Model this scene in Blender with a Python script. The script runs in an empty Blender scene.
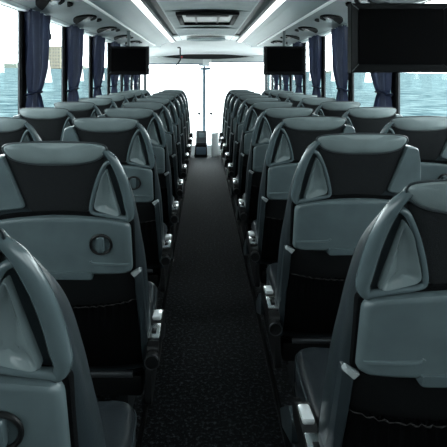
import bpy, bmesh, math, random
from mathutils import Vector, Matrix

random.seed(7)
S = bpy.context.scene
C = S.collection
PI = math.pi
CAMX, CAMZ, FPX = -0.034, 1.40, 520.0
PITCH = 0.755            # seat row pitch
POD = 0.10               # seat podium height
HW = 1.28                # half width of the cabin

# ------------------------------------------------------------------ materials
def mat(name, col, rough=0.5, metal=0.0, spec=0.5, noise=None, bump=None, emit=None, alt=None):
    m = bpy.data.materials.new(name); m.use_nodes = True
    nt = m.node_tree; b = nt.nodes['Principled BSDF']
    b.inputs['Base Color'].default_value = (*col, 1)
    b.inputs['Roughness'].default_value = rough
    b.inputs['Metallic'].default_value = metal
    b.inputs['Specular IOR Level'].default_value = spec
    tc = nt.nodes.new('ShaderNodeTexCoord')
    if noise:
        n = nt.nodes.new('ShaderNodeTexNoise'); n.inputs['Scale'].default_value = noise
        n.inputs['Detail'].default_value = 5
        nt.links.new(tc.outputs['Object'], n.inputs['Vector'])
        r = nt.nodes.new('ShaderNodeValToRGB')
        r.color_ramp.elements[0].position = 0.3; r.color_ramp.elements[1].position = 0.72
        a = alt or tuple(c * 0.78 for c in col)
        r.color_ramp.elements[0].color = (*a, 1); r.color_ramp.elements[1].color = (*col, 1)
        nt.links.new(n.outputs['Fac'], r.inputs['Fac'])
        nt.links.new(r.outputs['Color'], b.inputs['Base Color'])
    if bump:
        sc, st = bump
        n2 = nt.nodes.new('ShaderNodeTexNoise'); n2.inputs['Scale'].default_value = sc
        n2.inputs['Detail'].default_value = 3
        nt.links.new(tc.outputs['Object'], n2.inputs['Vector'])
        bp = nt.nodes.new('ShaderNodeBump'); bp.inputs['Strength'].default_value = st
        bp.inputs['Distance'].default_value = 0.004
        nt.links.new(n2.outputs['Fac'], bp.inputs['Height'])
        nt.links.new(bp.outputs['Normal'], b.inputs['Normal'])
    if emit:
        b.inputs['Emission Color'].default_value = (*emit[0], 1)
        b.inputs['Emission Strength'].default_value = emit[1]
    return m

M = {}
M['leather'] = mat('charcoal_leatherette', (.022, .031, .036), .36, noise=30, bump=(260, .12))
M['fabric'] = mat('black_woven_fabric', (.013, .015, .0165), .9, spec=.2, noise=240, bump=(500, .3), alt=(.008, .009, .010))
M['pad'] = mat('grey_leatherette', (.20, .245, .25), .26, noise=8, bump=(330, .10))
M['panel'] = mat('grey_moulded_plastic', (.096, .130, .139), .42, noise=14, bump=(700, .06))
M['handle'] = mat('satin_grey_plastic', (.078, .106, .115), .20, spec=.6)
M['insert'] = mat('pale_grey_plastic', (.17, .215, .222), .2, noise=9, spec=.7)
M['black'] = mat('black_plastic', (.005, .0055, .006), .4, spec=.35)
M['net'] = mat('black_pocket_net', (.004, .0045, .005), .95, spec=.05, bump=(300, .5))
M['elastic'] = mat('grey_elastic_thread', (.022, .021, .021), .9, spec=.1)
M['cushion'] = mat('dark_cushion_leatherette', (.018, .023, .027), .30, noise=20, bump=(220, .12))
M['chrome'] = mat('brushed_chrome', (.78, .80, .81), .22, metal=1.0)
M['silver'] = mat('silver_plastic', (.80, .83, .84), .25, metal=.3)
M['tip'] = mat('grey_plastic_highlight', (.34, .375, .385), .25)  # paler than the flange: the caught highlight is put into the colour
M['steel'] = mat('dark_steel', (.05, .055, .06), .4, metal=.6)
M['ceil'] = mat('ceiling_laminate', (.205, .258, .266), .5, noise=3, alt=(.19, .24, .248))
M['ceilmid'] = mat('ceiling_textile', (.25, .298, .302), .7, noise=6)
M['blind'] = mat('pale_blind_cloth', (.7, .72, .72), .9)
M['vent'] = mat('matt_black_vent', (.003, .003, .0035), .85, spec=.05)
M['rack'] = mat('rack_laminate', (.125, .152, .156), .45, noise=5)
M['white'] = mat('white_moulding', (.74, .78, .78), .4)
M['dome'] = mat('white_headliner', (.90, .92, .92), .5)
M['slot'] = mat('dark_recess', (.03, .034, .036), .6)
M['wall'] = mat('wall_carpet', (.05, .06, .065), .9, noise=80)
M['pillar'] = mat('black_window_pillar', (.003, .0034, .004), .7, spec=.12)
M['screen'] = mat('black_screen_glass', (.001, .001, .0012), .5, spec=.02)
M['tvframe'] = mat('screen_housing', (.004, .0045, .005), .6, spec=.08)
M['lens'] = mat('reading_lamp_lens', (.30, .28, .28), .25)
M['strip'] = mat('lit_strip_diffuser', (.8, .82, .82), .4, emit=((.94, 1, 1), .75))
M['red'] = mat('red_lamp_lens', (.5, .04, .05), .3)
M['blue'] = mat('blue_grey_metal', (.16, .22, .28), .35, metal=.4)
M['quay'] = mat('pale_concrete', (.84, .84, .83), .9, noise=2)
M['stone'] = mat('pale_stone_facade', (.42, .37, .28), .9, noise=.4)
M['paleroof'] = mat('grey_roof', (.35, .36, .35), .9)
M['land'] = mat('far_green_land', (.28, .32, .27), .95, noise=.05)
M['pane_dark'] = mat('dark_window_pane', (.2, .2, .18), .5)

def carpet():
    m = mat('speckled_carpet', (.012, .014, .017), .95, spec=.15)
    nt = m.node_tree; b = nt.nodes['Principled BSDF']
    tc = nt.nodes.new('ShaderNodeTexCoord')
    n = nt.nodes.new('ShaderNodeTexNoise'); n.inputs['Scale'].default_value = 62; n.inputs['Detail'].default_value = 6
    n.inputs['Roughness'].default_value = .75
    nt.links.new(tc.outputs['Object'], n.inputs['Vector'])
    r = nt.nodes.new('ShaderNodeValToRGB')
    e = r.color_ramp.elements
    e[0].position = .52; e[0].color = (.0024, .003, .004, 1)
    e[1].position = .70; e[1].color = (.085, .105, .12, 1)
    nt.links.new(n.outputs['Fac'], r.inputs['Fac']); nt.links.new(r.outputs['Color'], b.inputs['Base Color'])
    bp = nt.nodes.new('ShaderNodeBump'); bp.inputs['Strength'].default_value = .8; bp.inputs['Distance'].default_value = .006
    nt.links.new(n.outputs['Fac'], bp.inputs['Height']); nt.links.new(bp.outputs['Normal'], b.inputs['Normal'])
    b.inputs['Sheen Weight'].default_value = .03
    b.inputs['Sheen Roughness'].default_value = .4
    return m
M['carpet'] = carpet()

def curtain_mat():
    m = mat('navy_pleated_cloth', (.020, .026, .055), .42, spec=.5)
    nt = m.node_tree; b = nt.nodes['Principled BSDF']
    tc = nt.nodes.new('ShaderNodeTexCoord')
    w = nt.nodes.new('ShaderNodeTexNoise'); w.inputs['Scale'].default_value = 60
    nt.links.new(tc.outputs['Object'], w.inputs['Vector'])
    mr = nt.nodes.new('ShaderNodeMixRGB'); mr.inputs[1].default_value = (.005, .008, .024, 1); mr.inputs[2].default_value = (.012, .019, .052, 1)
    nt.links.new(w.outputs['Fac'], mr.inputs[0]); nt.links.new(mr.outputs[0], b.inputs['Base Color'])
    tr = nt.nodes.new('ShaderNodeBsdfTranslucent'); tr.inputs['Color'].default_value = (.05, .065, .12, 1)
    mx = nt.nodes.new('ShaderNodeMixShader'); mx.inputs[0].default_value = .22
    out = nt.nodes['Material Output']
    nt.links.new(b.outputs[0], mx.inputs[1]); nt.links.new(tr.outputs[0], mx.inputs[2]); nt.links.new(mx.outputs[0], out.inputs['Surface'])
    return m
M['curtain'] = curtain_mat()
def translucent(m, col, f):
    nt = m.node_tree; b = nt.nodes['Principled BSDF']
    tr = nt.nodes.new('ShaderNodeBsdfTranslucent'); tr.inputs['Color'].default_value = (*col, 1)
    mx = nt.nodes.new('ShaderNodeMixShader'); mx.inputs[0].default_value = f
    nt.links.new(b.outputs[0], mx.inputs[1]); nt.links.new(tr.outputs[0], mx.inputs[2])
    nt.links.new(mx.outputs[0], nt.nodes['Material Output'].inputs['Surface'])
translucent(M['blind'], (.5, .52, .52), .35)

def patch_sheet_mat():  # cloth of the added white patches beside the curtains
    m = mat('white_patch_sheet', (.85, .86, .86), .8)
    nt = m.node_tree; b = nt.nodes['Principled BSDF']
    tr = nt.nodes.new('ShaderNodeBsdfTranslucent'); tr.inputs['Color'].default_value = (.95, .96, .96, 1)
    mx = nt.nodes.new('ShaderNodeMixShader'); mx.inputs[0].default_value = .75
    nt.links.new(b.outputs[0], mx.inputs[1]); nt.links.new(tr.outputs[0], mx.inputs[2])
    nt.links.new(mx.outputs[0], nt.nodes['Material Output'].inputs['Surface'])
    return m
M['patch_sheet'] = patch_sheet_mat()

def glass_mat():
    m = bpy.data.materials.new('window_glass'); m.use_nodes = True
    nt = m.node_tree; nt.nodes.clear()
    out = nt.nodes.new('ShaderNodeOutputMaterial')
    t = nt.nodes.new('ShaderNodeBsdfTransparent'); t.inputs['Color'].default_value = (.93, .965, .965, 1)
    g = nt.nodes.new('ShaderNodeBsdfGlossy'); g.inputs['Roughness'].default_value = .02
    f = nt.nodes.new('ShaderNodeFresnel')
    ge = nt.nodes.new('ShaderNodeNewGeometry'); mr = nt.nodes.new('ShaderNodeMapRange')   # same reflectance on both faces of the pane
    mr.inputs['To Min'].default_value = 1.25; mr.inputs['To Max'].default_value = .8
    nt.links.new(ge.outputs['Backfacing'], mr.inputs['Value']); nt.links.new(mr.outputs[0], f.inputs['IOR'])
    mx = nt.nodes.new('ShaderNodeMixShader')
    nt.links.new(f.outputs[0], mx.inputs[0]); nt.links.new(t.outputs[0], mx.inputs[1]); nt.links.new(g.outputs[0], mx.inputs[2])
    nt.links.new(mx.outputs[0], out.inputs['Surface'])
    return m
M['glass'] = glass_mat()

def sea_mat():
    m = mat('rippled_sea_water', (.05, .09, .1), .5, spec=.06)
    nt = m.node_tree; b = nt.nodes['Principled BSDF']
    tc = nt.nodes.new('ShaderNodeTexCoord')
    mp = nt.nodes.new('ShaderNodeMapping'); mp.inputs['Scale'].default_value = (.30, .55, 1)
    nt.links.new(tc.outputs['Object'], mp.inputs['Vector'])
    n = nt.nodes.new('ShaderNodeTexNoise'); n.inputs['Scale'].default_value = .9; n.inputs['Detail'].default_value = 8
    n.inputs['Roughness'].default_value = .65
    nt.links.new(mp.outputs[0], n.inputs['Vector'])
    r = nt.nodes.new('ShaderNodeValToRGB'); e = r.color_ramp.elements
    e[0].position = .42; e[0].color = (.040, .070, .080, 1)
    e[1].position = .58; e[1].color = (.125, .172, .180, 1)
    nt.links.new(n.outputs['Fac'], r.inputs['Fac']); nt.links.new(r.outputs['Color'], b.inputs['Base Color'])
    bp = nt.nodes.new('ShaderNodeBump'); bp.inputs['Strength'].default_value = .5; bp.inputs['Distance'].default_value = .25
    nt.links.new(n.outputs['Fac'], bp.inputs['Height'])
    df = nt.nodes.new('ShaderNodeBsdfDiffuse'); nt.links.new(r.outputs['Color'], df.inputs['Color']); nt.links.new(bp.outputs['Normal'], df.inputs['Normal'])
    nt.links.new(df.outputs[0], nt.nodes['Material Output'].inputs['Surface']); nt.nodes.remove(b)
    return m
M['sea'] = sea_mat()

# ------------------------------------------------------------------ helpers
def obj(name, bm, m, parent=None, smooth=True, loc=(0, 0, 0)):
    me = bpy.data.meshes.new(name)
    bmesh.ops.recalc_face_normals(bm, faces=bm.faces[:])
    if smooth:
        for f in bm.faces: f.smooth = True
        for e in bm.edges:
            if len(e.link_faces) == 2 and e.calc_face_angle(0) > math.radians(42): e.smooth = False
    bm.to_mesh(me); bm.free()
    me.materials.append(m if not isinstance(m, str) else M[m])
    o = bpy.data.objects.new(name, me); C.objects.link(o)
    o.location = loc
    if parent: o.parent = parent
    return o

def tag(o, label, cat, group=None):
    o['label'] = label; o['category'] = cat
    if group: o['group'] = group
    return o

def thing(name, label, cat, loc=(0, 0, 0), group=None):
    o = bpy.data.objects.new(name, None); C.objects.link(o); o.location = loc
    o.empty_display_size = .1
    return tag(o, label, cat, group)

def struct(name, bm, m, parent=None, smooth=False):
    o = obj(name, bm, m, parent, smooth)
    if not parent: o['kind'] = 'structure'
    return o

def dup(o, parent=None):
    c = o.copy(); C.objects.link(c)
    if parent: c.parent = parent
    for ch in [x for x in bpy.data.objects if x.parent == o]:
        dup(ch, c)
    return c

def box(bm, x0, x1, y0, y1, z0, z1, bev=0, seg=2, rot=None):
    mtx = Matrix.Translation(((x0+x1)/2, (y0+y1)/2, (z0+z1)/2))
    if rot: mtx = mtx @ rot
    mtx = mtx @ Matrix.Diagonal((x1-x0, y1-y0, z1-z0, 1))
    r = bmesh.ops.create_cube(bm, size=1, matrix=mtx)
    if bev:
        ed = list({e for v in r['verts'] for e in v.link_edges})
        bmesh.ops.bevel(bm, geom=ed, offset=bev, segments=seg, affect='EDGES', profile=.5)

def cyl(bm, p0, p1, r0, r1=None, seg=16):
    p0, p1 = Vector(p0), Vector(p1); d = p1 - p0
    q = Vector((0, 0, 1)).rotation_difference(d)
    bmesh.ops.create_cone(bm, cap_ends=True, segments=seg, radius1=r0, radius2=r0 if r1 is None else r1,
                          depth=d.length, matrix=Matrix.Translation((p0+p1)/2) @ q.to_matrix().to_4x4())

def cr(pts, n=8, closed=True):
    out = []; N = len(pts)
    for i in range(N if closed else N-1):
        g = (lambda k: pts[k % N]) if closed else (lambda k: pts[min(max(k, 0), N-1)])
        p0, p1, p2, p3 = g(i-1), g(i), g(i+1), g(i+2)
        for j in range(n):
            t = j/n
            out.append(tuple(.5*((2*b)+(-a+c)*t+(2*a-5*b+4*c-d)*t*t+(-a+3*b-3*c+d)*t**3) for a, b, c, d in zip(p0, p1, p2, p3)))
    if not closed: out.append(tuple(pts[-1]))
    return out

def rounded(poly, r, n=5):
    """polygon with its corners rounded; r a number or one per corner"""
    out = []; N = len(poly)
    for i, p in enumerate(poly):
        ri = r[i] if isinstance(r, (list, tuple)) else r
        p = Vector(p); a = Vector(poly[i-1]); b = Vector(poly[(i+1) % N])
        da, db = (a-p), (b-p)
        k = min(ri, da.length*.48, db.length*.48)
        s, e = p+da.normalized()*k, p+db.normalized()*k
        for j in range(n+1):
            t = j/n
            q = (1-t)**2*s + 2*t*(1-t)*p + t*t*e
            out.append((q.x, q.y))
    return out

def dens(poly, step=.03):
    out = []; N = len(poly)
    for i, p in enumerate(poly):
        b = poly[(i+1) % N]
        L = math.hypot(b[0]-p[0], b[1]-p[1]); k = max(1, int(L/step))
        for j in range(k):
            t = j/k; out.append((p[0]+(b[0]-p[0])*t, p[1]+(b[1]-p[1])*t))
    return out

def inset_poly(poly, ctr, d):
    """move each outline point towards ctr by about d"""
    out = []
    for u, v in poly:
        L = math.hypot(u-ctr[0], v-ctr[1]) or 1
        k = max(0, 1-d/L)
        out.append((ctr[0]+(u-ctr[0])*k, ctr[1]+(v-ctr[1])*k))
    return out

def pillow(bm, outline, ctr, rings, f, cap0=True):
    """rings: list of (inset metres or ('s', scale), depth); f(u, v, d) -> point"""
    R = []
    for a, d in rings:
        if isinstance(a, tuple): pts = [(ctr[0]+(u-ctr[0])*a[1], ctr[1]+(v-ctr[1])*a[1]) for u, v in outline]
        else: pts = inset_poly(outline, ctr, a)
        R.append([bm.verts.new(f(u, v, d)) for u, v in pts])
    n = len(outline)
    for A, B in zip(R, R[1:]):
        for i in range(n):
            j = (i+1) % n; bm.faces.new((A[i], A[j], B[j], B[i]))
    for ring, d in ((R[0], rings[0][1]), (R[-1], rings[-1][1])):
        if ring is R[0] and not cap0: continue
        c = bm.verts.new(f(ctr[0], ctr[1], d))
        for i in range(n): bm.faces.new((ring[i], ring[(i+1) % n], c))

def tube(bm, pts, rad, seg=10, closed=False, flat=1.0, up=Vector((0, 1, 0))):
    """sweep along pts; radius a number or list; flat scales the section along 'up'"""
    pts = [Vector(p) for p in pts]; N = len(pts); R = []
    for i, p in enumerate(pts):
        a = pts[(i-1) % N] if (closed or i) else p
        b = pts[(i+1) % N] if (closed or i < N-1) else p
        t = (b-a).normalized()
        s = t.cross(up)
        if s.length < 1e-4: s = t.cross(Vector((1, 0, 0)))
        s.normalize(); w = s.cross(t).normalized()
        r = rad[i] if isinstance(rad, (list, tuple)) else rad
        R.append([bm.verts.new(p + s*r*math.cos(2*PI*k/seg) + w*r*flat*math.sin(2*PI*k/seg)) for k in range(seg)])
    for i in range(N if closed else N-1):
        A, B = R[i], R[(i+1) % N]
        for k in range(seg):
            bm.faces.new((A[k], A[(k+1) % seg], B[(k+1) % seg], B[k]))
    if not closed:
        bm.faces.new(R[0]); bm.faces.new(R[-1])

def prism(bm, poly, axis, a, b):
    """extrude polygon (list of 2-tuples) along axis 'x'|'y'|'z' from a to b"""
    g = {'x': lambda p, t: (t, p[0], p[1]), 'y': lambda p, t: (p[0], t, p[1]), 'z': lambda p, t: (p[0], p[1], t)}[axis]
    A = [bm.verts.new(g(p, a)) for p in poly]; B = [bm.verts.new(g(p, b)) for p in poly]
    n = len(poly)
    for i in range(n): bm.faces.new((A[i], A[(i+1) % n], B[(i+1) % n], B[i]))
    bm.faces.new(A); bm.faces.new(B)

NB = bmesh.new

# ------------------------------------------------------------------ coach seat (local: x lateral, y forward, z up from podium)
TILT = .25
def yb(z): return TILT*(1.205-z)
def wrap(u): return .026*min(1.3, abs(u)/.23)**4
def SM(u, z, d): return (u, yb(z)+wrap(u)+d, z-POD)

def ST(u, z, d): return (u, yb(z)+wrap(u)+d, z-POD - .75*max(0, d)*max(0, (z-.6)/.6))      # crest falls away to the front

def make_seat(s, aisle):
    """s = side of the seat that faces the aisle (-1 left, +1 right)"""
    P = {}
    root = thing('coach_seat', '', 'coach seat', group='coach seats')
    # backrest body
    half = [(.256, .42), (.252, .60), (.245, .80), (.232, .93), (.224, 1.0), (.211, 1.08), (.197, 1.125), (.179, 1.158), (.157, 1.184), (.13, 1.197)]
    out = cr(half + [(0, 1.203)] + [(-u, z) for u, z in reversed(half)] + [(-.252, .416), (-.2, .415), (.2, .415), (.252, .416)], 5)
    out = [(u, max(z, .415)) for u, z in out]
    bm = NB()
    pillow(bm, out, (0, .85), [(('s', .5), .098), (.06, .108), (.025, .108), (.006, .092), (0, .07), (0, .03), (.004, .012), (.014, .002), (.03, 0), (('s', .5), 0)], ST)
    obj('backrest', bm, 'leather', root)
    # black fabric middle of the back
    fab = dens(rounded([(-.145, 1.165), (-.10, 1.02), (-.085, .992), (.085, .992), (.10, 1.02), (.145, 1.165), (.10, 1.15), (0, 1.142), (-.10, 1.15)], .012), .03)
    bm = NB()
    pillow(bm, fab, (0, 1.07), [(0, .004), (0, -.004), (.01, -.008), (('s', .5), -.008)], SM)
    obj('back_fabric', bm, 'fabric', root)
    # headrest pad wrapped over the top
    pad = cr([(-.150, 1.182), (-.145, 1.200), (-.10, 1.208), (0, 1.212), (.10, 1.208), (.145, 1.200), (.150, 1.182), (.125, 1.158), (.07, 1.145), (0, 1.142), (-.07, 1.145), (-.125, 1.158)], 6)
    bm = NB()
    pillow(bm, pad, (0, 1.176), [(.012, .118), (0, .108), (0, -.006), (.004, -.016), (.014, -.021), (('s', .4), -.024)], ST)
    hp = obj('headrest_pad', bm, 'pad', root)
    bm = NB()
    seam = [SM(u, z, -.013) for u, z in pad]
    tube(bm, seam, .0028, 6, closed=True)
    obj('piping', bm, 'leather', hp)
    # grab handle loop on the aisle-facing side
    lp = [(.136, 1.186), (.152, 1.176), (.168, 1.156), (.182, 1.126), (.194, 1.090), (.203, 1.05), (.209, 1.01), (.212, .985), (.205, .967), (.19, .970), (.14, .982), (.106, .989),
          (.097, 1.002), (.104, 1.04), (.118, 1.085), (.134, 1.122), (.148, 1.144), (.166, 1.150)]
    rr = [.006, .010, .013, .0145, .0155, .016, .016, .0145, .012, .0085, .0075, .0065, .0065, .0065, .0065, .007, .0075, .007]
    l3 = cr([(u*s, z, r) for (u, z), r in zip(lp, rr)], 5, False)
    bm = NB()
    tube(bm, [SM(u, z, -.010) for u, z, r in l3], [r for u, z, r in l3], 12, flat=1.15)
    obj('grab_handle', bm, 'handle', root)
    # dished triangular insert inside the loop
    tri = dens(rounded([(s*.149, 1.130), (s*.131, 1.106), (s*.111, 1.04), (s*.100, 1.0), (s*.145, .984), (s*.186, .973)], [.008, .03, .03, .02, .03, .018]), .018)
    bm = NB()
    pillow(bm, tri, (s*.143, 1.02), [(0, .01), (0, -.012), (.004, -.018), (.008, -.017), (.016, -.010), (.026, -.006), (('s', .3), -.006)], SM)
    obj('handle_insert', bm, 'insert', root)
    # flat wing on the other side
    wg = dens(rounded([(-s*.152, 1.166), (-s*.196, 1.162), (-s*.214, 1.10), (-s*.226, .985), (-s*.100, 1.005), (-s*.118, 1.06)], [.006, .016, .02, .014, .016, .02]), .02)
    bm = NB()
    pillow(bm, wg, (-s*.175, 1.07), [(0, .05), (0, -.010), (.005, -.017), (.014, -.017), (('s', .4), -.015)], SM)
    obj('side_wing', bm, 'panel', root)
    # folding table
    tp = dens(rounded([(-.212, .956), (-.15, .972), (-.07, .981), (0, .984), (.07, .981), (.15, .972), (.212, .956), (.214, .80), (.20, .790), (-.20, .790), (-.214, .80)],
                      [.022, .05, .05, .05, .05, .05, .022, .012, .02, .02, .012]), .025)
    bm = NB()
    gp = dens(rounded([(-.221, .968), (-.15, .986), (0, .999), (.15, .986), (.221, .968), (.222, .79), (-.222, .79)], [.02, .05, .05, .05, .02, .01, .01]), .025)
    pillow(bm, gp, (0, .88), [(0, .02), (0, -.006), (.003, -.009), (('s', .5), -.009)], SM)
    obj('table_recess', bm, 'net', root)
    bm = NB()
    pillow(bm, tp, (0, .88), [(0, .01), (0, -.020), (.004, -.028), (.012, -.031), (.022, -.0305), (('s', .5), -.030)], SM)
    tray = obj('folding_table', bm, 'panel', root)
    for k in (-1, 1):      # moulded rib round each lower corner
        bm = NB()
        tube(bm, [SM(k*u, z, -.030) for u, z in cr([(.09, .838), (.10, .830), (.15, .826), (.205, .822)], 5, False)], .0045, 6)
        obj('moulded_rib', bm, 'panel', tray)
    bm = NB()
    def latch_pt(a, r, d): return SM(.125+r*math.cos(a), .893+r*math.sin(a), d)
    tube(bm, [latch_pt(2*PI*k/24, .031, -.033) for k in range(24)], .0045, 8, closed=True)
    lr = obj('latch_ring', bm, 'black', tray)
    bm = NB()
    disc = [(.125+.028*math.cos(2*PI*k/24), .893+.028*math.sin(2*PI*k/24)) for k in range(24)]
    pillow(bm, disc, (.125, .893), [(0, -.028), (0, -.031), (.006, -.029), (('s', .3), -.028)], SM)
    kn = [(.125+u, .893+v) for u, v in rounded([(-.011, -.026), (.011, -.026), (.011, .026), (-.011, .026)], .008)]
    pillow(bm, kn, (.125, .893), [(0, -.028), (0, -.040), (.003, -.043), (('s', .4), -.044)], SM)
    obj('latch_knob', bm, 'handle', tray)
    bm = NB()
    lp2 = dens(rounded([(-.095, .803), (.095, .803), (.095, .778), (-.095, .778)], .005), .03)
    pillow(bm, lp2, (0, .79), [(0, .01), (0, -.034), (.003, -.040), (('s', .5), -.041)], SM)
    obj('table_lip', bm, 'handle', tray)
    # lower side flanges; tips coloured pale to paint the highlight there
    for k in (-1, 1):
        fl = dens(rounded([(k*.216, .786), (k*.239, .797), (k*.2585, .42), (k*.236, .42)], [.006, .012, .01, .01]), .03)
        bm = NB()
        pillow(bm, fl, (k*.242, .60), [(0, .03), (0, -.010), (.004, -.019), (.009, -.021), (('s', .5), -.021)], SM)
        fo = obj('back_flange', bm, 'leather', root)
        bm = NB()
        tpz = dens(rounded([(k*.206, .786), (k*.234, .800), (k*.240, .788), (k*.217, .770)], .003), .02)
        pillow(bm, tpz, (k*.224, .786), [(0, -.01), (0, -.022), (.003, -.026), (('s', .4), -.026)], SM)
        obj('flange_tip', bm, 'tip', fo)
    # pocket
    pk = dens(rounded([(-.222, .782), (.222, .782), (.236, .44), (-.236, .44)], .01), .03)
    bm = NB()
    pillow(bm, pk, (0, .61), [(0, .01), (0, -.004), (.01, -.006), (('s', .5), -.006)], SM)
    obj('back_board', bm, 'black', root)
    bm = NB()      # gathered net: vertical pleats
    NU, NZ = 60, 8; rows = []
    for j in range(NZ+1):
        t = j/NZ; z = .455+(.692-.455)*t; hw = .234-.012*t
        rows.append([bm.verts.new(SM(-hw+2*hw*i/NU, z + (.0018*math.sin(i*2.4) if j == NZ else 0) - .012*(1-abs(2*i/NU-1)**2)*(j == NZ),
                                     -.016 - .022*math.sin(PI*min(1, t*1.1))*(1-abs(2*i/NU-1)**3) - .004*math.sin(i*1.9)*t)) for i in range(NU+1)])
    for A, B in zip(rows, rows[1:]):
        for i in range(NU): bm.faces.new((A[i], A[i+1], B[i+1], B[i]))
    ext = bmesh.ops.solidify(bm, geom=bm.faces[:], thickness=.003)
    pn = obj('seat_pocket', bm, 'net', root)
    bm = NB()
    tube(bm, [SM(-.22+.44*i/60, .694+.0018*math.sin(i*2.4)-.012*(1-abs(2*i/60-1)**2), -.022-.016*(1-abs(2*i/60-1)**3)-.004*math.sin(i*1.9)) for i in range(61)],
         [.0008+.0014*(math.sin(i*2.3)**2) for i in range(61)], 6)
    obj('elastic_band', bm, 'elastic', pn)
    # rear cross bar
    bm = NB()
    cyl(bm, SM(-.20, .415, -.012), SM(.20, .415, -.012), .011)
    obj('cross_bar', bm, 'steel', root)
    # cushion
    cu = dens(rounded([(-.235, .265), (.235, .265), (.243, .60), (.235, .735), (-.235, .735), (-.243, .60)], [.03, .03, .03, .07, .07, .03], 6), .03)
    bm = NB()
    def cz(u, v, d): return (u, v, d-POD + .03*(v-.27)/.46 + .012*(abs(u)/.24)**3)
    pillow(bm, cu, (0, .5), [(.03, .365), (.004, .375), (0, .40), (0, .455), (.008, .478), (.022, .488), (.06, .487), (('s', .4), .482)], cz)
    cs = obj('seat_cushion', bm, 'cushion', root)
    bm = NB()
    tube(bm, [cz(u, v, .462) for u, v in inset_poly(cu, (0, .5), .002)], .0045, 6, closed=True)
    obj('piping', bm, 'leather', cs)
    # frame and legs
    bm = NB(); box(bm, -.225, .225, .27, .68, .295-POD+.0, .37-POD, .012)
    obj('seat_frame', bm, 'black', root)
    for k in (-.14, .14):
        bm = NB()
        prism(bm, [(.36, .295-POD), (.60, .295-POD), (.54, .04), (.60, .0), (.34, .0), (.40, .04)], 'x', k-.018, k+.018)
        obj('leg', bm, 'steel', root)
    # aisle side gear
    if aisle:
        x0, x1 = sorted((s*.250, s*.290))
        bm = NB(); prism(bm, rounded([(.20, .30-POD), (.64, .33-POD), (.60, .44-POD), (.36, .47-POD), (.22, .44-POD)], .03), 'x', min(s*.240, s*.262), max(s*.240, s*.262))
        obj('side_skirt', bm, 'black', root)
        bm = NB(); prism(bm, rounded([(.165, .455-POD), (.43, .485-POD), (.43, .525-POD), (.385, .545-POD), (.20, .535-POD), (.165, .515-POD)], .012), 'x', x0, x1)
        ar = obj('armrest', bm, 'black', root)
        bm = NB()
        box(bm, x0-.001, x1+.001, .185, .270, .531-POD, .549-POD, .005, rot=Matrix.Rotation(.06, 4, 'X'))
        obj('chrome_cap', bm, 'chrome', ar)
        bm = NB()
        box(bm, x0+.004, x1-.004, .31, .385, .535-POD, .552-POD, .007, rot=Matrix.Rotation(-.10, 4, 'X'))
        obj('release_lever', bm, 'silver', ar)
        bm = NB(); xm = (x0+x1)/2
        box(bm, xm-.008, xm+.008, .205, .235, .546-POD, .553-POD, .002)
        obj('button', bm, 'black', ar)
        bm = NB()
        cyl(bm, (xm, .135, .487-POD), (xm, .19, .490-POD), .021, .024, 18)
        obj('pivot_knob', bm, 'black', ar)
        bm = NB()
        tube(bm, [(xm+.023*math.cos(a*PI/10), .137, .487-POD+.023*math.sin(a*PI/10)) for a in range(20)], .0022, 6, closed=True)
        obj('knob_ring', bm, 'steel', ar)
        # seat belt buckle in front
        bm = NB()
        prism(bm, rounded([(.44, .40-POD), (.62, .33-POD), (.66, .36-POD), (.50, .47-POD), (.44, .46-POD)], .015), 'x', x0, x0+.026)
        obj('side_lever', bm, 'leather', root)
    else:
        x0, x1 = sorted((s*.232, s*.2595))
        bm = NB(); prism(bm, rounded([(.24, .64-POD), (.56, .62-POD), (.56, .66-POD), (.24, .685-POD)], .015), 'x', x0, x1)
        obj('armrest', bm, 'black', root)
    return root

ORD = ['nearest', 'second', 'third', 'fourth', 'fifth', 'sixth', 'seventh', 'eighth', 'ninth', 'tenth']
LEFT_N = [.92, 2.02] + [3.23+k for k in range(8)]
RIGHT_N = [1.29]+[2.31+k for k in range(9)]
def seat_label(side, aisle, k):
    w = ORD[k]
    if aisle:
        if k == 0:
            return ('nearest grey-backed seat left of the aisle, cut off by the lower left corner' if side == 'left' else
                    'nearest grey-backed seat right of the aisle, cut off by the right edge')
        if k == 9: return f'farthest aisle seat of the {side} column, just behind the windscreen'
        return f'grey-backed coach seat by the aisle, {w} from the camera in the {side} column'
    return f'coach seat under the {side} windows, {w} row from the camera' if k < 9 else f'farthest coach seat under the {side} windows, last row before the windscreen'

for side, sgn, ns in (('left', -1, LEFT_N), ('right', 1, RIGHT_N)):
    for aisle in (True, False):
        proto = make_seat(-sgn, aisle); first = True
        for k, n in enumerate(ns):
            if not aisle and k < 2: continue          # outside the frame
            o = proto if first else dup(proto); first = False
            x = sgn*(.495 if aisle else 1.017)
            if aisle and side == 'left' and k < 2: x += (.043, .024)[k]      # slid towards the aisle
            o.location = (x, n*PITCH, POD)
            o['label'] = seat_label(side, aisle, k)

# ------------------------------------------------------------------ cabin shell
Y0, Y1 = -2.2, 10.9
SILL, HEAD = .93, 1.865
FLOOR_END = 9.35
bm = NB(); box(bm, -.27, .27, Y0, FLOOR_END, -.06, 0); struct('floor', bm, 'carpet')
bm = NB(); box(bm, -HW, HW, FLOOR_END, Y1+.2, -.50, -.44); struct('floor_front', bm, 'carpet')
bm = NB(); box(bm, -HW, HW, FLOOR_END-.02, FLOOR_END, -.44, -.06); struct('trim_1', bm, 'slot')
for nm, a, b in (('left', -HW, -.272), ('right', .272, HW)):
    bm = NB(); box(bm, a, b, Y0, FLOOR_END-.05, -.06, POD); struct('floor_podium_'+nm, bm, 'carpet')
    e = -.272 if nm == 'left' else .272
    bm = NB(); box(bm, min(e, e+(.012 if e < 0 else -.012)), max(e, e+(.012 if e < 0 else -.012)), Y0, FLOOR_END-.05, POD-.03, POD+.006, .003); struct('trim_podium_'+nm, bm, 'net')
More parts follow.
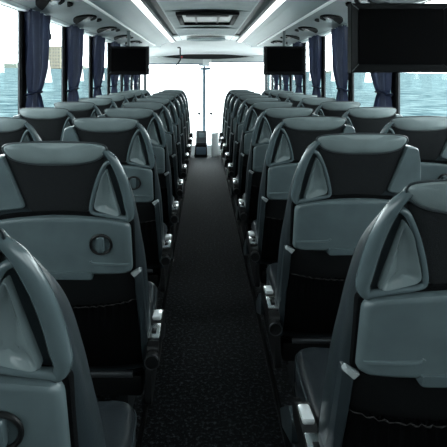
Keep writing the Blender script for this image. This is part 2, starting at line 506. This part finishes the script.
for nm, sg in (('left', -1), ('right', 1)):
    a, b = sorted((sg*HW, sg*(HW+.06)))
    bm = NB(); box(bm, a, b, Y0, Y1, -.5, SILL); box(bm, a, b, Y0, Y1, HEAD, 2.1)
    struct('wall_'+nm, bm, 'wall')
    bm = NB(); a2, b2 = sorted((sg*(HW-.035), sg*HW)); box(bm, a2, b2, Y0, Y1-.6, SILL-.05, SILL, .01); struct('trim_sill_'+nm, bm, 'slot')
bm = NB(); box(bm, -HW, HW, Y0-.06, Y0, -.1, 2.1); struct('wall_back', bm, 'wall')

# pillars and side windows
PY = [3.53+1.08*k for k in range(-5, 7)]
win = 1
for sg in (-1, 1):
    a, b = sorted((sg*(HW-.012), sg*(HW+.016)))
    for y in PY:
        bm = NB(); box(bm, a, b, y-.0, y+.10, SILL-.02, HEAD+.02, .006)
        o = struct('window_pillar', bm, 'pillar')
    edges = [Y0] + PY + [Y1]
    for y0, y1 in zip(edges, edges[1:]):
        bm = NB()
        fx0, fx1 = sorted((sg*(HW+.004), sg*(HW+.016)))
        for q in ((y0+.10, y0+.106), (y1-.006, y1)): box(bm, fx0, fx1, q[0], q[1], SILL, HEAD)
        box(bm, fx0, fx1, y0+.10, y1, SILL, SILL+.02); box(bm, fx0, fx1, y0+.10, y1, HEAD-.02, HEAD)
        f = struct('window_%d' % win, bm, 'steel')
        bm = NB(); box(bm, sg*(HW+.012)-.003, sg*(HW+.012)+.003, y0+.10, y1, SILL+.01, HEAD-.01)
        obj('pane', bm, 'glass', f, False)
        win += 1

# ceiling: cross-section swept along the coach (thin closed profiles)
CE = 8.75
def slab(name, pts, m, y0=Y0, y1=CE, t=.02, mirror=True, kind=True):
    objs = []
    for sg in ((1, -1) if mirror else (1,)):
        poly = [(sg*x, z) for x, z in pts] + [(sg*x, z+t) for x, z in reversed(pts)]
        bm = NB(); prism(bm, poly, 'y', y0, y1)
        objs.append(struct(name + (('_right' if sg > 0 else '_left') if mirror else ''), bm, m))
    return objs
slab('ceiling_rack', [(HW+.02, 1.868), (1.24, 1.868), (.80, 1.886)], 'rack', y1=8.1)
slab('trim_rail', [(HW+.02, 1.848), (1.235, 1.848), (1.225, 1.866)], 'white', y1=9.0, t=.004)
slab('trim_rack_edge', [(.802, 1.884), (.790, 1.890)], 'white', t=.012, y1=8.1)
slab('ceiling_side', [(.795, 1.905), (.74, 1.935), (.66, 1.972), (.598, 1.992)], 'ceil')
slab('ceiling_outer', [(HW+.02, 1.90), (.78, 1.915)], 'ceil', y0=8.1, y1=9.0)
slab('ceiling_slot', [(.50, 2.045), (.42, 2.045)], 'slot')
slab('trim_slot', [(.532, 2.0), (.512, 2.0), (.500, 2.0), (.494, 2.045)], 'slot', t=.006)
slab('trim_slot_inner', [(.428, 2.045), (.420, 2.018), (.404, 2.018)], 'ceil', t=.006)
slab('ceiling', [(-.41, 2.02), (-.25, 2.035), (0, 2.04), (.25, 2.035), (.41, 2.02)], 'ceilmid', mirror=False, y1=7.85)
slab('ceiling_front_panel', [(-.53, 2.0), (-.41, 2.018), (-.25, 2.034), (0, 2.039), (.25, 2.034), (.41, 2.018), (.53, 2.0)], 'dome', mirror=False, y0=7.85, y1=8.75)
bm = NB(); box(bm, -HW, HW, Y0, Y1+.3, 2.12, 2.16); struct('ceiling_roof', bm, 'slot')
# dark transverse seams in the middle ceiling
for i, y in enumerate((1.4, 3.3, 4.9, 6.6)):
    bm = NB(); prism(bm, [(-.41, 2.0185), (-.25, 2.0335), (0, 2.0385), (.25, 2.0335), (.41, 2.0185), (.41, 2.021), (0, 2.041), (-.41, 2.021)], 'y', y, y+.005)
    struct('trim_ceiling_seam', bm, 'rack')
for sg, nm in ((-1, 'left'), (1, 'right')):
    bm = NB(); prism(bm, [(sg*.592, 1.990), (sg*.580, 1.984), (sg*.540, 1.990), (sg*.532, 2.0), (sg*.532, 2.01), (sg*.592, 2.0)], 'y', Y0, CE)
    o = obj('ceiling_light_strip', bm, 'strip', None, False)
    tag(o, f'long white lit strip running down the {nm} side of the ceiling', 'ceiling light', 'ceiling light strips')

# roof hatch
r = thing('roof_hatch', 'black framed roof hatch in the middle of the ceiling', 'roof hatch', (0, 5.55, 2.03))
bm = NB()
for q in ((-.31, .31, -.52, -.46), (-.31, .31, .46, .52), (-.31, -.26, -.46, .46), (.26, .31, -.46, .46)):
    box(bm, q[0], q[1], q[2], q[3], -.028, .012, .006)
obj('frame', bm, 'pillar', r)
bm = NB(); box(bm, -.26, .26, -.46, .46, .0, .012); obj('hatch_panel', bm, 'rack', r)
for x in (-.12, .12):
    bm = NB(); box(bm, x-.012, x+.012, -.46, .46, -.012, .0, .004); obj('divider', bm, 'slot', r)
bm = NB(); box(bm, -.22, .22, -.30, -.22, -.018, -.002, .006); obj('handle_bar', bm, 'slot', r)

# overhead vent units under the racks
def vent_unit():
    r = thing('overhead_vent', '', 'air vent', group='overhead vent and lamp units')
    def strokes(path, w):
        bm = NB(); P = [Vector((p[0], p[1])) for p in path]; n = len(P); L = []; R = []
        for i, p in enumerate(P):
            t = (P[min(i+1, n-1)]-P[max(i-1, 0)]).normalized(); q = Vector((-t.y, t.x))*w[i]*.5
            L.append(p+q); R.append(p-q)
        for zz in (0,):
            top = [[bm.verts.new((v.x, v.y, z)) for v in L] for z in (-.012, .0)]
            bot = [[bm.verts.new((v.x, v.y, z)) for v in R] for z in (-.012, .0)]
        for i in range(n-1):
            bm.faces.new((top[0][i], top[0][i+1], bot[0][i+1], bot[0][i]))
            bm.faces.new((top[1][i], top[1][i+1], bot[1][i+1], bot[1][i]))
            bm.faces.new((top[0][i], top[0][i+1], top[1][i+1], top[1][i]))
            bm.faces.new((bot[0][i], bot[0][i+1], bot[1][i+1], bot[1][i]))
        return bm
    path = cr([(-.165, .30, .012), (-.085, .05, .085), (.01, -.17, .095), (.10, -.26, .06), (.14, -.18, .034), (.115, -.06, .026), (.05, .07, .018)], 6, False)
    obj('vent_ring', strokes([p[:2] for p in path], [p[2] for p in path]), 'vent', r)
    path = cr([(-.03, .13, .012), (.03, -.02, .045), (.085, -.13, .04)], 6, False)
    obj('lamp_lens', strokes([p[:2] for p in path], [p[2] for p in path]), 'lens', r)
    path = cr([(.135, .02, .02), (.125, .10, .045), (.085, .2, .02)], 6, False)
    obj('vent_nozzle', strokes([p[:2] for p in path], [p[2] for p in path]), 'vent', r)
    return r
vproto = vent_unit(); first = True
for side, sg in (('left', -1), ('right', 1)):
    for k, y in enumerate((3.30, 4.25, 5.2, 6.2, 7.1)):
        if first: o = vproto; first = False
        else: o = dup(vproto)
        o.location = (sg*1.01, y, 1.877); o.scale = (.82 if sg < 0 else -.82, .9, 1)
        o.rotation_euler = (0, sg*math.atan2(.018, .44), 0)
        o['label'] = f'curved black air vent and lamp under the {side} luggage rack, {ORD[k]} from the camera'

# ------------------------------------------------------------------ curtains
def curtain():
    r = thing('window_curtain', '', 'curtain', group='navy window curtains')
    ZT, ZK, ZB = 1.86, 1.285, 1.16
    def span(z):
        if z >= ZK:
            t = (z-ZK)/(ZT-ZK); q = t**.45
            return .06-.08*q, .21+.22*q
        t = (ZK-z)/(ZK-ZB); q = t**.7
        return .06-.06*q, .21+.11*q
    def sheet(nu, nz, z0, z1, amp, xo, s0=0, s1=1, sp=span):
        bm = NB(); rows = []
        for j in range(nz+1):
            z = z0+(z1-z0)*j/nz; a, b = sp(z)
            f = min(1, abs(z-ZK)/.25+.3) if z > ZK else .4
            rows.append([bm.verts.new((xo + amp*f*math.sin(u*2*PI*3.6+.5*math.sin(z*4)) + amp*.3*math.sin(u*2*PI*9+z*4), a+(b-a)*u, z)) for u in [s0+(s1-s0)*i/nu for i in range(nu+1)]])
        for A, B in zip(rows, rows[1:]):
            for i in range(nu): bm.faces.new((A[i], A[i+1], B[i+1], B[i]))
        return bm
    obj('drape', sheet(110, 34, ZB, ZT, .036, 0), 'curtain', r)
    bm = NB()
    tube(bm, [(.04*math.cos(a*PI/12), .135+.095*math.sin(a*PI/12), ZK+.012*math.cos(a*PI/12)) for a in range(24)], .016, 8, closed=True, flat=.5, up=Vector((0, 0, 1)))
    obj('tieback', bm, 'curtain', r)
    def sp2(z):
        t = max(0, min(1, (z-1.36)/.16))
        a, b = span(z)
        return b-.02, b + (.13+.15*(1-t))
    obj('white_patch', sheet(12, 10, 1.36, 1.53, .004, .0, sp=sp2), 'patch_sheet', r)  # no real lining: white sheet added for a retouched blank patch by the drape
    return r
cproto = curtain(); first = True
for side, sg in (('left', -1), ('right', 1)):
    for k in range(6):
        y = PY[5+k]
        if y > 9.3: continue
        if first: o = cproto; first = False
        else: o = dup(cproto)
        o.location = (sg*1.226, y-.02, 0); o.scale = (-sg, 1, 1)
        o['label'] = f'navy pleated curtain tied back beside a {side} window pillar, {ORD[k]} from the camera'

# small black latches on the panes
for side, sg, k in (('left', -1, 0), ('left', -1, 1), ('left', -1, 2), ('right', 1, 1)):
    r = thing('window_latch', f'tiny black latch high on the {side} window pane beyond the {ORD[k]} curtain', 'latch', (sg*(HW+.004), PY[5+k]+.70, 1.70), 'latches on the window panes')
    bm = NB(); box(bm, -.006, .006, -.022, .022, 0, .055, .004); obj('plate', bm, 'black', r)
    bm = NB(); box(bm, -.012, .0, -.010, .010, .045, .10, .004); obj('lever', bm, 'black', r)

# ------------------------------------------------------------------ screens
def screen(x, y, w, h, ztop, label, big=False):
    r = thing('monitor', label, 'monitor', (x, y, ztop-h), 'ceiling monitors')
    fr = .036; d = .055
    bm = NB()
    A = [(-w/2, 0), (w/2, 0), (w/2, h), (-w/2, h)]
    i1 = [(-w/2+fr, fr), (w/2-fr, fr), (w/2-fr, h-fr*.7), (-w/2+fr, h-fr*.7)]
    R = [[bm.verts.new((u, yy, v)) for u, v in p] for p, yy in
         ((A, d), (A, .004), ([(u*.985, v*.97+h*.015) for u, v in A], 0), (i1, .016))]
    for P0, P1 in zip(R, R[1:]):
        for i in range(4): bm.faces.new((P0[i], P0[(i+1) % 4], P1[(i+1) % 4], P1[i]))
    bm.faces.new(R[0]); bm.faces.new(R[-1])
    obj('housing', bm, 'tvframe', r, False)
    bm = NB(); box(bm, -w/2+fr-.001, w/2-fr+.001, .012, .02, fr-.001, h-fr*.7+.001); obj('screen', bm, 'screen', r, False)
    for (u, v), (uu, vv) in zip([(a*.985, b*.97+h*.015) for a, b in A], i1):
        bm = NB(); tube(bm, [(u, -.001, v), (uu, .015, vv)], .0016 if not big else .002, 6)
        obj('mitre', bm, 'steel', r)
    bm = NB()
    zc = 1.90-(ztop-h)
    if not big: box(bm, -.015, .015, .02, .05, h-.01, 1.89-(ztop-h), .004)
    else: prism(bm, cr([(-.16, zc), (-.13, h+.035), (-.06, h+.004), (0, h-.006), (.06, h+.004), (.13, h+.035), (.16, zc)], 5, False), 'y', .006, .06)
    obj('mount', bm, 'rack', r)
    return r
screen(-.794-.034+.0, 5.45, .43, .298, 1.722, 'small black monitor hanging under the left luggage rack')
screen(.845-.034, 5.45, .43, .300, 1.722, 'small black monitor hanging under the right luggage rack')
screen(.842-.034, 2.21, .432, .295, 1.714, 'large black monitor close to the camera, upper right corner', True)

# ------------------------------------------------------------------ front of the coach
# headliner over the windscreen
bm = NB()
NX = 24; prof = [(8.70, 2.0), (8.9, 1.99), (9.3, 1.985), (9.9, 1.965), (10.4, 1.92), (10.8, 1.84)]
rows = []
for y, z in prof:
    rows.append([bm.verts.new((-HW+2*HW*i/NX, y, z-.055*abs(2*i/NX-1)**2.2 + .02)) for i in range(NX+1)])
for A, B in zip(rows, rows[1:]):
    for i in range(NX): bm.faces.new((A[i], A[i+1], B[i+1], B[i]))
bmesh.ops.solidify(bm, geom=bm.faces[:], thickness=.02)
struct('ceiling_front', bm, 'dome', smooth=True)
bm = NB()
ov = rounded([(-.28, 8.0), (.28, 8.0), (.32, 8.42), (-.32, 8.42)], .16, 8)
pillow(bm, ov, (0, 8.21), [(0, 2.008), (0, 1.985), (.012, 1.977), (.03, 1.979), (.06, 1.995), (('s', .4), 1.998)], lambda u, v, d: (u, v, d))
o = obj('headliner_dish', bm, 'ceil', None); tag(o, 'shallow oval dish in the white front headliner above the aisle, its shading coloured grey', 'ceiling recess')  # stands for a recess; its shade is put in as grey colour
bm = NB()
box(bm, -HW, HW, 10.80, 10.86, 1.70, 1.90); struct('wall_front_header', bm, 'dome')
# dark curved visor
bm = NB(); arc = []
top = [(x, 1.865-.02*abs(x)**2 - (.085*max(0, abs(x)-.35)**1.6)) for x in [-.98+1.96*i/24 for i in range(25)]]
bot = [(x, 1.765+.055*(abs(x)/.98)**2.2) for x in [-.98+1.96*i/24 for i in range(25)]]
poly = top + list(reversed([(x, min(b, t-.004)) for (x, b), (_, t) in zip(bot, top)]))
prism(bm, poly, 'y', 10.60, 10.66)
o = obj('sun_visor', bm, 'black', None, False); tag(o, 'long black curved visor across the top of the windscreen', 'visor')
bm = NB(); box(bm, -.53, -.47, 10.585, 10.60, 1.785, 1.825, .008); o = obj('indicator_lamp', bm, 'red'); tag(o, 'small red lamp on the left part of the black visor', 'lamp')
# roller blinds
for nm, x0, x1, zb in (('left', -1.2, -.06, 1.665), ('right', .12, 1.2, 1.705)):
    r = thing('roller_blind', f'{nm} half windscreen blind rolled up with a dark bottom bar', 'blind', ((x0+x1)/2, 10.70, zb), 'windscreen roller blinds')
    L = (x1-x0)/2
    bm = NB(); box(bm, -L, L, -.004, .004, .0, .14); obj('blind_cloth', bm, 'blind', r)
    bm = NB(); cyl(bm, (-L, 0, 0), (L, 0, 0), .015); obj('bottom_bar', bm, 'blue', r)
# handrail tube left
bm = NB()
tube(bm, cr([(-.487, 9.9, 1.96), (-.487, 9.9, 1.74), (-.49, 9.9, 1.72), (-.56, 9.9, 1.62), (-.60, 9.9, 1.615)], 4, False), .013, 8)
tube(bm, [(-.487, 9.9, 1.96), (-.54, 9.9, 1.96)], .013, 8)
o = obj('hanging_rail', bm, 'black'); tag(o, 'thin black bent rail hanging from the front ceiling left of the aisle', 'rail')
# windscreen
bm = NB()
W = 1.24
box(bm, -HW, HW, 10.86, 10.92, -.5, .18); box(bm, -HW, -W, 10.86, 10.92, .18, 1.9); box(bm, W, HW, 10.86, 10.92, .18, 1.9)
ws = struct('window_front', bm, 'wall')
for a, b in ((-W, -.055), (-.005, W)):
    bm = NB(); box(bm, a, b, 10.885, 10.891, .18, 1.75); obj('pane', bm, 'glass', ws, False)
bm = NB(); box(bm, -.061, .001, 10.86, 10.90, .18, 1.72, .006); obj('centre_post', bm, 'blue', ws)
bm = NB(); box(bm, -.15, .09, 10.80, 10.855, 1.62, 1.72, .02); o = obj('post_cover', bm, 'dome'); tag(o, 'white cover at the top of the windscreen centre post', 'cover')
r = thing('mirror_bracket', 'blue grey mirror clamp on the windscreen centre post', 'mirror', (-.03, 10.76, 1.56))
bm = NB(); box(bm, -.09, .08, -.02, .03, -.015, .035, .012); obj('clamp', bm, 'blue', r)
bm = NB(); cyl(bm, (.04, 0, .01), (.14, 0, .015), .03, .026); obj('mirror_head', bm, 'blue', r)
for x, nm in ((-.135, 'left'), (.115, 'right')):
    r = thing('window_sensor', f'small dark stud on the windscreen just {nm} of the centre post', 'sensor', (x, 10.86, .64), 'studs on the windscreen')
    bm = NB(); cyl(bm, (0, .02, 0), (0, -.02, 0), .034, .026, 14); obj('stud', bm, 'steel', r)
    bm = NB(); box(bm, -.008, .008, 0, .02, -.09, -.02, .003); obj('tail', bm, 'steel', r)
# dashboard under the screen
bm = NB(); prism(bm, [(10.2, -.44), (10.86, -.44), (10.86, .18), (10.5, .16), (10.25, .05)], 'x', -HW, HW)
struct('trim_dashboard', bm, 'white')
# console at the end of the aisle
r = thing('aisle_console', 'dark console with a grey drawer front at the far end of the aisle', 'console', (-.075, 9.16, 0))
bm = NB(); prism(bm, [(-.13, 0), (.10, 0), (.09, .21), (-.11, .21)], 'y', -.10, .14); obj('body', bm, 'black', r, False)
bm = NB(); box(bm, -.095, .075, -.118, -.10, .05, .18, .012); obj('drawer', bm, 'blue', r)
bm = NB(); prism(bm, [(-.10, .22), (.14, .34), (.14, .44), (-.10, .25)], 'x', -.10, .085); top = obj('top', bm, 'steel', r, False)
bm = NB(); box(bm, -.055, .05, -.03, .09, -.006, .006, .004, rot=None)
o = obj('display', bm, 'panel', top); o.location = (0, .02, .352); o.rotation_euler = (math.atan2(.19, .24), 0, 0)
bm = NB(); box(bm, -.11, .095, -.112, .14, .205, .222, .005); obj('ledge', bm, 'black', r)
bm = NB()
arc = [(.11+.12*math.sin(a), 9.30-.20*math.cos(a)) for a in [PI*.5*k/10 for k in range(11)]]
tk = [(x-.012, y+.012) for x, y in reversed(arc)]
prism(bm, arc+tk, 'z', 0, .42)
o = obj('stair_guard', bm, 'white'); tag(o, 'white curved guard panel beside the console at the end of the aisle', 'guard panel')

# ------------------------------------------------------------------ outside
SA, SB, SZ = .0175, -.0167, -3.0
def seaz(x, y): return SZ + SA*y + SB*x
bm = NB()
vs = [bm.verts.new((x, y, seaz(x, y))) for x, y in ((-1500, -300), (1500, -300), (1500, 1600), (-1500, 1600))]
bm.faces.new(vs)
o = obj('sea', bm, 'sea', None, False); o['kind'] = 'structure'
bm = NB()
A = [(-1.6, 13), (1.7, 13), (190, 1590), (-190, 1590)]
vs = [bm.verts.new((x, y, seaz(x, y)+.6)) for x, y in A] + [bm.verts.new((x, y, seaz(x, y)-.5)) for x, y in A]
bm.faces.new(vs[:4]); bm.faces.new(vs[4:])
for i in range(4): bm.faces.new((vs[i], vs[(i+1) % 4], vs[4+(i+1) % 4], vs[4+i]))
o = obj('ground_quay', bm, 'quay', None, False); o['kind'] = 'structure'
bm = NB(); box(bm, -11, 11, -30, 12.9, -1.9, -1.5); o = obj('ground_bounce_slab', bm, 'quay', None, False); o['kind'] = 'structure'  # unseen pale slab below the sills, added to bounce light up to the ceiling
# far building and shore on the left
D = 700.0
bx = (53.5-204)*D/FPX; bz = seaz(bx, D)
r = thing('waterfront_building', 'pale stone block with rows of windows across the water on the left', 'building', (bx, D, bz))
bw, bh = 11.5, 29
bm = NB(); box(bm, -bw, bw, -8, 8, 0, bh, .3); obj('walls', bm, 'stone', r, False)
bm = NB(); box(bm, -bw-.6, bw+.6, -8.5, 8.5, bh, bh+1.2); obj('roof', bm, 'paleroof', r, False)
for j in range(6):
    for i in range(6):
        bm = NB(); x = -bw+2.4+i*3.65; z = 3+j*4.3
        box(bm, x-.8, x+.8, -8.2, -7.9, z, z+2.2); obj('window', bm, 'pane_dark', r, False)
for i, (xa, xb, hh) in enumerate(((3, 18, 6.5), (66, 84, 5), (318, 345, 3.5))):
    bm = NB(); x0 = (xa-204)*D/FPX; x1 = (xb-204)*D/FPX; n = 14
    topc = [(x0+(x1-x0)*k/n, seaz((x0+x1)/2, D)+hh*(.7+.5*random.random())*(1 if 0 < k < n else .4)) for k in range(n+1)]
    prism(bm, [(x0, seaz((x0+x1)/2, D)-3)] + topc + [(x1, seaz((x0+x1)/2, D)-3)], 'y', D-6, D+20)
    o = obj('far_shore', bm, 'land', None, False)
    tag(o, ('low wooded shore across the water at the far left edge', 'low shore right of the stone building across the water', 'low shore on the horizon seen through the right windows')[i], 'shore', 'far shores')

# ------------------------------------------------------------------ light, camera
w = bpy.data.worlds.new('overcast_sky'); S.world = w; w.use_nodes = True
nt = w.node_tree; bg = nt.nodes['Background']
bg.inputs['Color'].default_value = (.93, 1.0, 1.02, 1); 
tc = nt.nodes.new('ShaderNodeTexCoord'); dt = nt.nodes.new('ShaderNodeVectorMath'); dt.operation = 'DOT_PRODUCT'
dt.inputs[1].default_value = (0, .94, .34)
nt.links.new(tc.outputs['Generated'], dt.inputs[0])
mr = nt.nodes.new('ShaderNodeMapRange'); mr.interpolation_type = 'SMOOTHSTEP'      # brighter cloud ahead of the coach
mr.inputs['From Min'].default_value = .45; mr.inputs['From Max'].default_value = 1.0
mr.inputs['To Min'].default_value = 1.5; mr.inputs['To Max'].default_value = 6.5
nt.links.new(dt.outputs['Value'], mr.inputs['Value']); nt.links.new(mr.outputs[0], bg.inputs['Strength'])

cam = bpy.data.cameras.new('camera'); co = bpy.data.objects.new('camera', cam); C.objects.link(co)
co.location = (CAMX, 0, CAMZ); co.rotation_euler = (PI/2, 0, 0)
cam.sensor_width = 36; cam.lens = 36*FPX/447; cam.clip_start = .05; cam.clip_end = 5000
cam.shift_x = (223.5-204)/447; cam.shift_y = -(223.5-77)/447
S.camera = co
S.view_settings.view_transform = 'Standard'; S.view_settings.look = 'None'
S.view_settings.exposure = 1.58; S.view_settings.gamma = 1.0
try: S.view_settings.use_curve_mapping = False
except Exception: pass
S.cycles.use_denoising = True
S.cycles.max_bounces = 10; S.cycles.diffuse_bounces = 6; S.cycles.glossy_bounces = 4; S.cycles.transparent_max_bounces = 16
